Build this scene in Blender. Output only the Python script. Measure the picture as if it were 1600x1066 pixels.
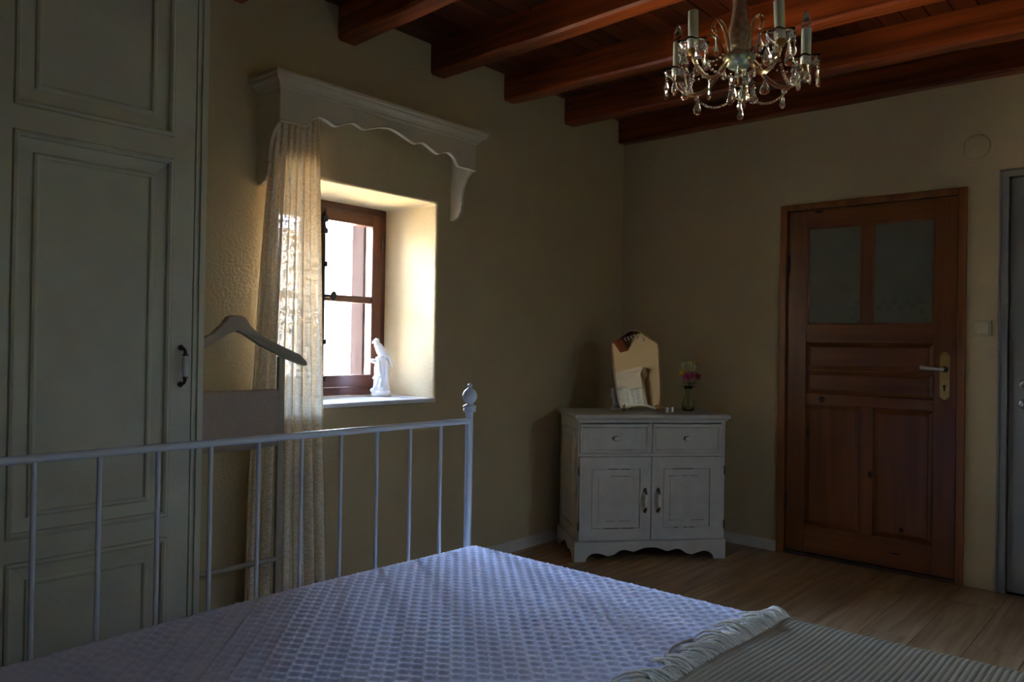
import bpy, math, random
from mathutils import Vector, Matrix, Euler
import numpy as np
R = math.radians; PI = math.pi
random.seed(7)
sc = bpy.context.scene
for o in list(bpy.data.objects): bpy.data.objects.remove(o)
COL = sc.collection

# ---------------------------------------------------------------- camera
CAM = Vector((-4.60, -2.99, 1.19)); YAW, PITCH, ROLL = R(40.887), R(0.411), R(0.934); FPX = 1232.3
fwd = Vector((math.cos(PITCH)*math.cos(YAW), math.cos(PITCH)*math.sin(YAW), math.sin(PITCH)))
rgt = Vector((math.sin(YAW), -math.cos(YAW), 0)); upv = rgt.cross(fwd)
r2 = math.cos(ROLL)*rgt + math.sin(ROLL)*upv; u2 = -math.sin(ROLL)*rgt + math.cos(ROLL)*upv
cd = bpy.data.cameras.new('camera'); cam = bpy.data.objects.new('camera', cd); COL.objects.link(cam)
cd.sensor_width = 36; cd.lens = FPX/1600*36; cd.clip_start = 0.02
m = Matrix((r2, u2, -fwd)).transposed().to_4x4(); m.translation = CAM; cam.matrix_world = m
sc.camera = cam

# ---------------------------------------------------------------- world, daylight, exposure
SKY = 26.0; GROUND = 13.0
w = bpy.data.worlds.new('world'); sc.world = w; w.use_nodes = True
nt = w.node_tree; nt.nodes.clear()
def wn(t): return nt.nodes.new(t)
tc = wn('ShaderNodeTexCoord'); sep = wn('ShaderNodeSeparateXYZ'); nt.links.new(tc.outputs['Generated'], sep.inputs[0])
rmp = wn('ShaderNodeValToRGB'); nt.links.new(sep.outputs['Z'], rmp.inputs[0])
mr = wn('ShaderNodeMapRange'); mr.inputs['From Min'].default_value = -1; nt.links.new(sep.outputs['Z'], mr.inputs['Value']); nt.links.new(mr.outputs[0], rmp.inputs[0])
def el(i, p, c, s):
    e = rmp.color_ramp.elements[i] if i < 2 else rmp.color_ramp.elements.new(p)
    e.position = p; e.color = (c[0]*s/40, c[1]*s/40, c[2]*s/40, 1)
el(0, 0.0, (1.0, .78, .52), GROUND); el(1, 1.0, (.29, .49, 1.0), SKY)
el(2, .485, (1.0, .84, .62), GROUND); el(3, .515, (.74, .85, 1.0), SKY); el(4, .70, (.40, .58, 1.0), SKY)
bg = wn('ShaderNodeBackground'); bg.inputs['Strength'].default_value = 40.0
out = wn('ShaderNodeOutputWorld'); nt.links.new(rmp.outputs[0], bg.inputs[0]); nt.links.new(bg.outputs[0], out.inputs[0])
sc.view_settings.view_transform = 'Standard'; sc.view_settings.look = 'None'
sc.view_settings.exposure = 2.3; sc.view_settings.gamma = 1.0; sc.view_settings.use_curve_mapping = False
sc.cycles.use_denoising = True; sc.cycles.max_bounces = 14; sc.cycles.diffuse_bounces = 6
sc.cycles.glossy_bounces = 5; sc.cycles.transmission_bounces = 10; sc.cycles.transparent_max_bounces = 20
sc.cycles.sample_clamp_indirect = 6
def portal(loc, rot, sx, sy):
    l = bpy.data.lights.new('window_portal', 'AREA'); l.shape = 'RECTANGLE'; l.size = sx; l.size_y = sy; l.cycles.is_portal = True
    o = bpy.data.objects.new('window_portal', l); COL.objects.link(o); o.location = loc; o.rotation_euler = rot
WX, WYF = -2.225, -3.32        # window axis, front wall plane
W2X, W3X = -1.60, -3.45
portal((WX, .50, 1.41), (R(-90), 0, 0), .95, 1.06)
for wx3 in (W2X, W3X): portal((wx3, WYF-.50, 1.41), (R(90), 0, 0), .95, 1.06)

# ---------------------------------------------------------------- materials
MATS = {}
def base_mat(name, rough=.5, metal=0, spec=.5):
    mt = bpy.data.materials.new(name); mt.use_nodes = True; n = mt.node_tree
    b = n.nodes['Principled BSDF']; b.inputs['Roughness'].default_value = rough; b.inputs['Metallic'].default_value = metal
    b.inputs['Specular IOR Level'].default_value = spec
    MATS[name] = mt; return mt, n, b
def plain(name, col, rough=.5, metal=0, spec=.5, var=.06, scale=18, bump=0, bscale=120, coat=0):
    mt, n, b = base_mat(name, rough, metal, spec)
    t = n.nodes.new('ShaderNodeTexCoord'); no = n.nodes.new('ShaderNodeTexNoise'); no.inputs['Scale'].default_value = scale; no.inputs['Detail'].default_value = 4
    n.links.new(t.outputs['Object'], no.inputs['Vector'])
    r = n.nodes.new('ShaderNodeValToRGB'); n.links.new(no.outputs['Fac'], r.inputs[0])
    r.color_ramp.elements[0].position = .3; r.color_ramp.elements[1].position = .7
    r.color_ramp.elements[0].color = (*[c*(1-var) for c in col], 1); r.color_ramp.elements[1].color = (*[min(1, c*(1+var)) for c in col], 1)
    n.links.new(r.outputs[0], b.inputs['Base Color']); b.inputs['Coat Weight'].default_value = coat
    if bump:
        n2 = n.nodes.new('ShaderNodeTexNoise'); n2.inputs['Scale'].default_value = bscale; n2.inputs['Detail'].default_value = 5
        n.links.new(t.outputs['Object'], n2.inputs['Vector'])
        bp = n.nodes.new('ShaderNodeBump'); bp.inputs['Strength'].default_value = bump; bp.inputs['Distance'].default_value = .01
        n.links.new(n2.outputs['Fac'], bp.inputs['Height']); n.links.new(bp.outputs[0], b.inputs['Normal'])
    return mt
def wood(name, dark, light, axis, rough=.4, grain=1.0, coat=0, rnd=.35, streak=22, spec=.5):
    mt, n, b = base_mat(name, rough, spec=spec)
    t = n.nodes.new('ShaderNodeTexCoord'); mp = n.nodes.new('ShaderNodeMapping'); s = [streak]*3; s[axis] = streak*.055
    mp.inputs['Scale'].default_value = s; n.links.new(t.outputs['Object'], mp.inputs[0])
    oi = n.nodes.new('ShaderNodeObjectInfo'); mu = n.nodes.new('ShaderNodeMath'); mu.operation = 'MULTIPLY'; mu.inputs[1].default_value = 37
    n.links.new(oi.outputs['Random'], mu.inputs[0])
    no = n.nodes.new('ShaderNodeTexNoise'); no.noise_dimensions = '4D'; no.inputs['Scale'].default_value = 1; no.inputs['Detail'].default_value = 6; no.inputs['Distortion'].default_value = .6
    n.links.new(mp.outputs[0], no.inputs['Vector']); n.links.new(mu.outputs[0], no.inputs['W'])
    r = n.nodes.new('ShaderNodeValToRGB'); n.links.new(no.outputs['Fac'], r.inputs[0])
    r.color_ramp.elements[0].position = .32; r.color_ramp.elements[1].position = .68
    r.color_ramp.elements[0].color = (*dark, 1); r.color_ramp.elements[1].color = (*light, 1)
    hs = n.nodes.new('ShaderNodeHueSaturation'); n.links.new(r.outputs[0], hs.inputs['Color'])
    m2 = n.nodes.new('ShaderNodeMapRange'); m2.inputs['To Min'].default_value = 1-rnd; m2.inputs['To Max'].default_value = 1+rnd
    n.links.new(oi.outputs['Random'], m2.inputs['Value']); n.links.new(m2.outputs[0], hs.inputs['Value'])
    n.links.new(hs.outputs[0], b.inputs['Base Color']); b.inputs['Coat Weight'].default_value = coat; b.inputs['Coat Roughness'].default_value = .25
    bp = n.nodes.new('ShaderNodeBump'); bp.inputs['Strength'].default_value = .25*grain; bp.inputs['Distance'].default_value = .003
    n.links.new(no.outputs['Fac'], bp.inputs['Height']); n.links.new(bp.outputs[0], b.inputs['Normal'])
    return mt
def glass(name, col=(1, 1, 1), rough=0.0, ior=1.5):
    mt, n, b = base_mat(name, rough); b.inputs['Base Color'].default_value = (*col, 1); b.inputs['Transmission Weight'].default_value = 1; b.inputs['IOR'].default_value = ior
    return mt
def thin_glass(name, tint=(.96, .98, .97), gloss=.08):
    mt = bpy.data.materials.new(name); mt.use_nodes = True; n = mt.node_tree; n.nodes.clear()
    o = n.nodes.new('ShaderNodeOutputMaterial'); a = n.nodes.new('ShaderNodeBsdfTransparent'); a.inputs[0].default_value = (*tint, 1)
    g = n.nodes.new('ShaderNodeBsdfGlossy'); g.inputs['Roughness'].default_value = .02; x = n.nodes.new('ShaderNodeMixShader')
    f = n.nodes.new('ShaderNodeFresnel'); f.inputs[0].default_value = 1.45
    n.links.new(f.outputs[0], x.inputs[0]); n.links.new(a.outputs[0], x.inputs[1]); n.links.new(g.outputs[0], x.inputs[2]); n.links.new(x.outputs[0], o.inputs[0])
    MATS[name] = mt; return mt
def lace(name, col, tl=.5, net=(.5, .84), motif=.9):
    mt = bpy.data.materials.new(name); mt.use_nodes = True; n = mt.node_tree; n.nodes.clear(); L = n.links.new
    o = n.nodes.new('ShaderNodeOutputMaterial'); uv = n.nodes.new('ShaderNodeUVMap'); uv.uv_map = 'UVMap'
    tr = n.nodes.new('ShaderNodeBsdfTransparent'); d = n.nodes.new('ShaderNodeBsdfDiffuse'); t = n.nodes.new('ShaderNodeBsdfTranslucent')
    d.inputs[0].default_value = (*col, 1); t.inputs[0].default_value = (*[min(1, c*1.1) for c in col], 1)
    m1 = n.nodes.new('ShaderNodeMixShader'); L(d.outputs[0], m1.inputs[1]); L(t.outputs[0], m1.inputs[2])
    # floral motif: voronoi rosettes and swirling noise bands
    v = n.nodes.new('ShaderNodeTexVoronoi'); v.inputs['Scale'].default_value = 9; v.feature = 'DISTANCE_TO_EDGE'; L(uv.outputs[0], v.inputs['Vector'])
    wv = n.nodes.new('ShaderNodeTexWave'); wv.wave_type = 'RINGS'; wv.inputs['Scale'].default_value = 11; wv.inputs['Distortion'].default_value = 14; wv.inputs['Detail'].default_value = 2; wv.inputs['Detail Scale'].default_value = 3
    L(uv.outputs[0], wv.inputs['Vector'])
    a = n.nodes.new('ShaderNodeValToRGB'); a.color_ramp.elements[0].position = .45; a.color_ramp.elements[1].position = .6; L(wv.outputs['Fac'], a.inputs[0])
    # hexagonal net
    v2 = n.nodes.new('ShaderNodeTexVoronoi'); v2.inputs['Scale'].default_value = 170; v2.inputs['Randomness'].default_value = .25; L(uv.outputs[0], v2.inputs['Vector'])
    b = n.nodes.new('ShaderNodeMapRange'); b.inputs['From Min'].default_value = .15; b.inputs['From Max'].default_value = .6; b.inputs['To Min'].default_value = net[0]; b.inputs['To Max'].default_value = net[1]; L(v2.outputs['Distance'], b.inputs['Value'])
    mx = n.nodes.new('ShaderNodeMix'); mx.data_type = 'FLOAT'; L(a.outputs[0], mx.inputs[0]); L(b.outputs[0], mx.inputs[2]); mx.inputs[3].default_value = motif
    tlm = n.nodes.new('ShaderNodeMapRange'); tlm.inputs['To Min'].default_value = tl*1.5; tlm.inputs['To Max'].default_value = tl*.6; L(a.outputs[0], tlm.inputs['Value']); L(tlm.outputs[0], m1.inputs[0])
    cm = n.nodes.new('ShaderNodeMix'); cm.data_type = 'RGBA'; L(a.outputs[0], cm.inputs[0]); cm.inputs[6].default_value = (*[c*.82 for c in col], 1); cm.inputs[7].default_value = (*col, 1); L(cm.outputs[2], d.inputs[0])
    m2 = n.nodes.new('ShaderNodeMixShader'); L(mx.outputs[0], m2.inputs[0]); L(tr.outputs[0], m2.inputs[1]); L(m1.outputs[0], m2.inputs[2]); L(m2.outputs[0], o.inputs[0])
    MATS[name] = mt; return mt

plain('plaster', (.52, .415, .245), .9, spec=.2, var=.03, scale=6, bump=.35, bscale=75)
plain('white_paint', (.58, .51, .37), .42, var=.04, scale=9, bump=.05, bscale=60)
plain('dresser_paint', (.56, .54, .49), .5, var=.08, scale=14, bump=.12, bscale=40)
plain('wardrobe_paint', (.58, .57, .44), .5, var=.05, scale=8, bump=.08, bscale=80)
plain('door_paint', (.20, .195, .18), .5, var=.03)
plain('bed_enamel', (.66, .70, .76), .32, var=.03, coat=.2)
plain('baseboard_paint', (.60, .58, .52), .5)
plain('marble', (.80, .82, .86), .22, var=.08, scale=9, coat=.3)
plain('spread', (.78, .79, .95), .85, spec=.25, var=.03, scale=90)
plain('throw', (.34, .295, .215), .95, spec=.1, var=.05, scale=160, bump=.2, bscale=500)
plain('yarn', (.80, .77, .68), .95, spec=.1, var=.08, scale=100)
plain('mattress_cloth', (.7, .7, .7), .9)
plain('valet_paint', (.36, .31, .23), .5, var=.05)
plain('valet_cloth', (.44, .35, .28), .95, spec=.1, var=.06, scale=60, bump=.1, bscale=400)
plain('porcelain', (.82, .84, .86), .22, var=.03, coat=.5)
plain('handle_porcelain', (.66, .66, .60), .25, coat=.5)
plain('old_metal', (.10, .08, .07), .4, metal=.8)
plain('iron', (.012, .012, .013), .5, metal=.5)
plain('brass', (.62, .42, .14), .32, metal=1, var=.15, scale=40)
plain('gold', (.75, .55, .22), .22, metal=1)
plain('rim_metal', (.80, .72, .55), .38, metal=1)
plain('silver', (.75, .75, .72), .2, metal=1)
plain('chrome', (.6, .62, .62), .22, metal=1)
plain('mirror_glass', (.86, .87, .85), .015, metal=1, var=0)
plain('mirror_back', (.12, .07, .04), .7)
plain('socket_plastic', (.50, .43, .26), .45)
plain('candle_sleeve', (.50, .60, .52), .5, var=.05)
plain('leafgreen', (.03, .10, .025), .5, var=.3, scale=60)
plain('petal_white', (.80, .76, .50), .7, var=.1, scale=60)
plain('petal_yellow', (.75, .50, .06), .7, var=.15, scale=60)
plain('petal_pink', (.65, .12, .25), .7, var=.2, scale=60)
plain('petal_red', (.55, .06, .06), .7, var=.2, scale=60)
plain('hedge_leaf', (.16, .32, .06), .7, var=.4, scale=9)
plain('bowl_enamel', (.50, .58, .44), .22, metal=.6, var=.2, scale=30)
plain('pane_frosted', (.17, .17, .13), .12, var=.08, scale=5)
plain('etching_paint', (.02, .025, .02), .6)
plain('render_wall', (.60, .52, .42), .9, var=.06, scale=2)
plain('dark_brass', (.30, .17, .05), .35, metal=1)
plain('black', (.006, .006, .006), .6)
wood('beam_wood', (.11, .020, .0045), (.42, .085, .015), 1, .42, coat=.15, spec=.3)
wood('board_wood', (.055, .010, .0025), (.13, .026, .006), 0, .42, coat=.12, rnd=.4, spec=.3)
wood('door_wood_v', (.12, .034, .007), (.22, .070, .014), 2, .34, coat=.3, rnd=.12, streak=16)
wood('door_wood_h', (.11, .030, .006), (.21, .065, .013), 1, .34, coat=.3, rnd=.12, streak=16)
wood('frame_wood', (.16, .052, .012), (.30, .105, .025), 2, .4, coat=.2, rnd=.1, streak=16)
wood('window_wood_v', (.055, .014, .006), (.11, .030, .012), 2, .38, coat=.2, rnd=.1)
wood('window_wood_h', (.055, .014, .006), (.11, .030, .012), 0, .38, coat=.2, rnd=.1)
wood('shaded_outer_wood', (.020, .013, .011), (.030, .020, .017), 2, .95, rnd=.1, spec=0.0)  # shade on the outer lining is put into this dark colour
wood('floor_wood', (.20, .100, .038), (.42, .265, .13), 0, .42, coat=.1, rnd=.07, streak=26)
wood('knot', (.012, .004, .002), (.03, .009, .004), 2, .4)
glass('crystal', (1, .98, .95)); glass('arm_glass', (.95, .80, .50)); glass('vase_glass', (.86, .92, .72)); glass('bulb_glass', (.85, .80, .75), .12)
plain('column_glass', (.30, .22, .15), .16, var=.3, scale=60, coat=.6)
thin_glass('pane_glass')
lace('lace_cloth', (.90, .79, .60), .075, (.945, .988), .997)
lace('sheer_cloth', (.80, .82, .74), .08, (.78, .95), .955)

# ---------------------------------------------------------------- mesh helpers
class MB:
    def __init__(s): s.v = []; s.f = []; s.sm = []
    def add(s, vs, fs, smooth=False):
        k = len(s.v); s.v += [tuple(p) for p in vs]
        s.f += [tuple(i+k for i in f) for f in fs]; s.sm += [smooth]*len(fs); return s
    def box(s, x0, x1, y0, y1, z0, z1):
        if x0 > x1: x0, x1 = x1, x0
        if y0 > y1: y0, y1 = y1, y0
        if z0 > z1: z0, z1 = z1, z0
        return s.add([(x0,y0,z0),(x1,y0,z0),(x1,y1,z0),(x0,y1,z0),(x0,y0,z1),(x1,y0,z1),(x1,y1,z1),(x0,y1,z1)],
                     [(0,3,2,1),(4,5,6,7),(0,1,5,4),(1,2,6,5),(2,3,7,6),(3,0,4,7)])
    def tube(s, pts, rad, n=10, closed=False, smooth=True, flat=1.0):
        pts = [Vector(p) for p in pts]; N = len(pts)
        if not hasattr(rad, '__len__'): rad = [rad]*N
        vs = []; fs = []; prev = None
        for i, p in enumerate(pts):
            a = pts[(i-1) % N] if (closed or i > 0) else p; b = pts[(i+1) % N] if (closed or i < N-1) else p
            t = (b-a).normalized()
            if prev is None:
                ref = Vector((0, 0, 1)) if abs(t.z) < .9 else Vector((1, 0, 0)); x = t.cross(ref).normalized()
            else:
                x = (prev - t*prev.dot(t)).normalized()
            prev = x; y = t.cross(x)
            for k in range(n):
                an = 2*PI*k/n; vs.append(p + x*math.cos(an)*rad[i] + y*math.sin(an)*rad[i]*flat)
        for i in range(N if closed else N-1):
            j = (i+1) % N
            for k in range(n): fs.append((i*n+k, i*n+(k+1) % n, j*n+(k+1) % n, j*n+k))
        s.add(vs, fs, smooth)
        if not closed:
            s.add(vs[:n], [tuple(range(n))[::-1]]); s.add(vs[-n:], [tuple(range(n))])
        return s
    def lathe(s, prof, c=(0, 0, 0), n=20, M=None, smooth=True, sy=1.0, rib=None):
        vs = []; fs = []
        for i, (r, z) in enumerate(prof):
            for k in range(n):
                an = 2*PI*k/n; rr = r*(rib(an, z) if rib else 1)
                p = Vector((rr*math.cos(an), rr*math.sin(an)*sy, z))
                vs.append((M @ p if M else p) + Vector(c))
        for i in range(len(prof)-1):
            for k in range(n): fs.append((i*n+k, i*n+(k+1) % n, (i+1)*n+(k+1) % n, (i+1)*n+k))
        s.add(vs, fs, smooth)
        if prof[0][0] > 1e-4: s.add(vs[:n], [tuple(range(n))[::-1]])
        if prof[-1][0] > 1e-4: s.add(vs[-n:], [tuple(range(n))])
        return s
    def ell(s, c, r, M=None, n=12, k=8):
        if not hasattr(r, '__len__'): r = (r, r, r)
        vs = []; fs = []
        for i in range(k+1):
            th = PI*i/k
            for j in range(n):
                an = 2*PI*j/n; p = Vector((r[0]*math.sin(th)*math.cos(an), r[1]*math.sin(th)*math.sin(an), -r[2]*math.cos(th)))
                vs.append((M @ p if M else p) + Vector(c))
        for i in range(k):
            for j in range(n): fs.append((i*n+j, i*n+(j+1) % n, (i+1)*n+(j+1) % n, (i+1)*n+j))
        return s.add(vs, fs, True)
    def prism(s, poly, f0, f1):          # poly of 2D points, f0/f1 map (a,b) to the two faces
        n = len(poly); a = [f0(*p) for p in poly]; b = [f1(*p) for p in poly]
        s.add(a+b, [tuple(range(n)), tuple(range(2*n-1, n-1, -1))] + [((i+1) % n, i, n+i, n+(i+1) % n) for i in range(n)]); return s
    def rects(s, u0, u1, v0, v1, steps, f, cap=True, back=None):  # nested rectangles: (inset, height) loft; f(u,v,h)
        vs = []; fs = []
        if back is not None: steps = [(steps[0][0], back)] + list(steps)
        for ins, h in steps:
            vs += [f(u0+ins, v0+ins, h), f(u1-ins, v0+ins, h), f(u1-ins, v1-ins, h), f(u0+ins, v1-ins, h)]
        for i in range(len(steps)-1):
            for k in range(4): fs.append((i*4+k, i*4+(k+1) % 4, i*4+4+(k+1) % 4, i*4+4+k))
        if cap: q = (len(steps)-1)*4; fs.append((q, q+1, q+2, q+3))
        if back is not None: fs.append((3, 2, 1, 0))
        return s.add(vs, fs)
    def wall(s, us, vs_, holes, f, w0, w1):   # slab in (u,v) with rectangular holes, thickness w0..w1
        U = sorted(set(list(us)+[h[0] for h in holes]+[h[1] for h in holes])); V = sorted(set(list(vs_)+[h[2] for h in holes]+[h[3] for h in holes]))
        idx = {}; vv = []; fs = []
        def vi(i, j, k):
            if (i, j, k) not in idx: idx[(i, j, k)] = len(vv); vv.append(f(U[i], V[j], (w0, w1)[k]))
            return idx[(i, j, k)]
        def solid(i, j):
            if i < 0 or j < 0 or i >= len(U)-1 or j >= len(V)-1: return False
            a = (U[i]+U[i+1])/2; b = (V[j]+V[j+1])/2
            return not any(h[0] < a < h[1] and h[2] < b < h[3] for h in holes)
        for i in range(len(U)-1):
            for j in range(len(V)-1):
                if not solid(i, j): continue
                fs.append((vi(i,j,0), vi(i+1,j,0), vi(i+1,j+1,0), vi(i,j+1,0))); fs.append((vi(i,j+1,1), vi(i+1,j+1,1), vi(i+1,j,1), vi(i,j,1)))
                for (di, dj, a, b) in ((-1,0,(i,j),(i,j+1)), (1,0,(i+1,j+1),(i+1,j)), (0,-1,(i+1,j),(i,j)), (0,1,(i,j+1),(i+1,j+1))):
                    if not solid(i+di, j+dj): fs.append((vi(*a,0), vi(*b,0), vi(*b,1), vi(*a,1)))
        return s.add(vv, fs)
    def build(s, name, mat, parent=None, bevel=0, seg=2, fix=True):
        me = bpy.data.meshes.new(name); me.from_pydata(s.v, [], s.f); me.polygons.foreach_set('use_smooth', s.sm)
        me.materials.append(MATS[mat])
        if fix:
            import bmesh
            bm = bmesh.new(); bm.from_mesh(me); bmesh.ops.recalc_face_normals(bm, faces=bm.faces); bm.to_mesh(me); bm.free()
        me.update()
        return link(name, me, parent, bevel, seg)
def link(name, me, parent=None, bevel=0, seg=2):
    o = bpy.data.objects.new(name, me); COL.objects.link(o)
    if parent: o.parent = parent
    if bevel:
        b = o.modifiers.new('bevel', 'BEVEL'); b.width = bevel; b.segments = seg; b.limit_method = 'ANGLE'; b.angle_limit = R(40)
    return o
def tag(o, label, cat, group=None):
    o['label'] = label; o['category'] = cat
    if group: o['group'] = group
    return o
def struct(o): o['kind'] = 'structure'; return o
def empty(name, loc=(0, 0, 0), rz=0, rx=0):
    o = bpy.data.objects.new(name, None); COL.objects.link(o); o.location = loc; o.rotation_euler = (rx, 0, rz); o.empty_display_size = .05; return o
def copy_tree(o, parent=None):
    c = o.copy(); COL.objects.link(c); c.parent = parent
    for ch in list(o.children): copy_tree(ch, c)
    return c
def smooth_curve(pts, n=6):
    pts = [Vector(p) for p in pts]; out = []
    for i in range(len(pts)-1):
        p0 = pts[max(i-1, 0)]; p1 = pts[i]; p2 = pts[i+1]; p3 = pts[min(i+2, len(pts)-1)]
        for k in range(n):
            t = k/n; out.append(.5*((2*p1)+(p2-p0)*t+(2*p0-5*p1+4*p2-p3)*t*t+(3*p1-p0-3*p2+p3)*t**3))
    out.append(pts[-1]); return out

# ---------------------------------------------------------------- room shell
XL, XR, YB, YF, ZC = -5.25, 0.0, 0.0, WYF, 2.742
WZ0, WZ1, WHALF = .897, 1.930, .465
o = MB().wall((XL-.3, .3), (-.012, 2.95), [(WX-WHALF, WX+WHALF, WZ0, WZ1)], lambda u, v, w_: (u, w_, v), 0, .55).build('wall_left', 'plaster', None, .012, 3); struct(o)
D1, D2 = (-2.062, -1.157), (-3.14, -2.285)     # door leaves on the right wall
mb = MB().wall((YF, YB), (-.012, 2.95), [(-2.072, -1.15, -.02, 2.03), (-3.15, -2.275, -.02, 2.085)], lambda u, v, w_: (w_, u, v), 0, .11)
mb.box(.11, .35, YF, YB, -.012, 2.95)
struct(mb.build('wall_right', 'plaster'))
o = MB().wall((XL-.3, .3), (-.012, 2.95), [(W2X-WHALF, W2X+WHALF, WZ0, WZ1), (W3X-WHALF, W3X+WHALF, WZ0, WZ1)], lambda u, v, w_: (u, YF-w_, v), 0, .55).build('wall_front', 'plaster', None, .012, 3); struct(o)
struct(MB().box(XL-.3, XL, YF, YB, -.012, 2.95).build('wall_back', 'plaster'))
# floor: slab and laminate planks
fl = struct(MB().box(XL-.3, .35, YF-.5, .5, -.15, -.010).build('floor', 'floor_wood'))
pw, pl = .192, 1.29
pm = MB().rects(0, pl, 0, pw, [(.0, -.004), (.0016, 0)], lambda u, v, h: (u, v, h), back=-.0095); po = None
def in_room(a, b, lo, hi): return max(a, lo), min(b, hi)
for j in range(18):
    y1 = YB - j*pw; y0 = max(y1-pw, YF); off = (j*.47) % 1*pl
    x = XL - off
    while x < XR-.01:
        x0, x1 = in_room(x, x+pl, XL, XR)
        if x1-x0 > .02:
            if x1-x0 > pl-.001 and y1-y0 > pw-.001:
                if po is None: po = pm.build('plank', 'floor_wood', fl); p = po
                else: p = po.copy(); COL.objects.link(p)
                p.location = (x0, y0, 0)
            else:
                p = MB().rects(0, x1-x0, 0, y1-y0, [(0, -.004), (.0016, 0)], lambda u, v, h: (u, v, h), back=-.0095).build('plank', 'floor_wood', fl); p.location = (x0, y0, 0)
        x += pl
# ceiling: slab, boards, beams
ce = struct(MB().box(XL-.3, .35, YF-.5, .5, 2.95, 3.05).build('ceiling', 'board_wood'))
bw = .098; bm0 = None
for j in range(34):
    y1 = YB - j*bw; y0 = max(y1-bw, YF)
    if bm0 is None: bm0 = MB().rects(XL, XR, -bw, 0, [(0, .006), (.004, 0)], lambda u, v, h: (u, v, h), back=.024).build('board', 'board_wood', ce); p = bm0
    else: p = bm0.copy(); COL.objects.link(p)
    p.location = (0, y1, ZC)
# beams: (left x, right x at the window wall, skew in x per metre toward the front wall)
BEAMS = [(-.070, .03, 0), (-.679, -.575, -.03), (-1.251, -1.155, -.012), (-1.821, -1.722, .030), (-2.404, -2.296, .062), (-2.985, -2.875, .04), (-3.56, -3.455, .0), (-4.13, -4.03, .0), (-4.70, -4.60, .0), (-5.22, -5.12, 0)]
for k, (a, b, sk) in enumerate(BEAMS):
    mb = MB(); N = 14; L = -YF; vs = []; fs = []
    rng = random.Random(k)
    for i in range(N+1):
        y = -L*i/N; d = -sk*(-y) if k else 0; jz = rng.uniform(-.003, .003); jx = rng.uniform(-.003, .003)
        c = .012
        for (x, z) in ((a, ZC+.001), (a, 2.59+c), (a+c*.8, 2.59), (b-c*.8, 2.59), (b, 2.59+c), (b, ZC+.001)): vs.append((x+d+jx*(i > 0), y, z+(jz if z < 2.7 else 0)))
    for i in range(N):
        for q in range(5): fs.append((i*6+q, i*6+q+1, i*6+6+q+1, i*6+6+q))
        fs.append((i*6+5, i*6, i*6+6, i*6+11))
    fs.append((0, 1, 2, 3, 4, 5)); q = N*6; fs.append((q+5, q+4, q+3, q+2, q+1, q))
    mb.add(vs, fs).build('beam', 'beam_wood', ce)
# baseboards
def bb(name, f, u0, u1, hh=.062):
    mb = MB(); pr = [(0, 0), (.014, 0), (.014, hh*.72), (.009, hh*.8), (.009, hh*.93), (.004, hh), (0, hh)]
    mb.prism(pr, lambda a, b: f(u0, a, b), lambda a, b: f(u1, a, b)); return struct(mb.build(name, 'baseboard_paint'))
bb('baseboard_left', lambda u, d, z: (u, -d, z), XL, XR)
bb('baseboard_right', lambda u, d, z: (-d, u, z), -1.118, -.016)
bb('baseboard_front', lambda u, d, z: (u, YF+d, z), XL+.02, -.02)
# ceiling cable on the fourth beam
mb = MB(); pts = [(-1.812-.030*t*.0-.03*t, -t, 2.731) for t in [i*.1 for i in range(2, 33)]]
mb.tube(pts, .0045, 6)
cb = empty('ceiling_cable', pts[0]); c2 = mb.build('wire', 'black', cb); c2.location = -Vector(pts[0])
for t in (.45, .68, .92, 1.4, 1.9):
    k_ = MB().box(-.012, .007, -.004, .004, -.008, .011).build('clip', 'silver', cb); k_.location = Vector((-1.812-.03*t, -t, 2.731))-Vector(pts[0])
tag(cb, 'thin black cable clipped in the angle between ceiling boards and a wooden beam', 'cable')

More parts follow.
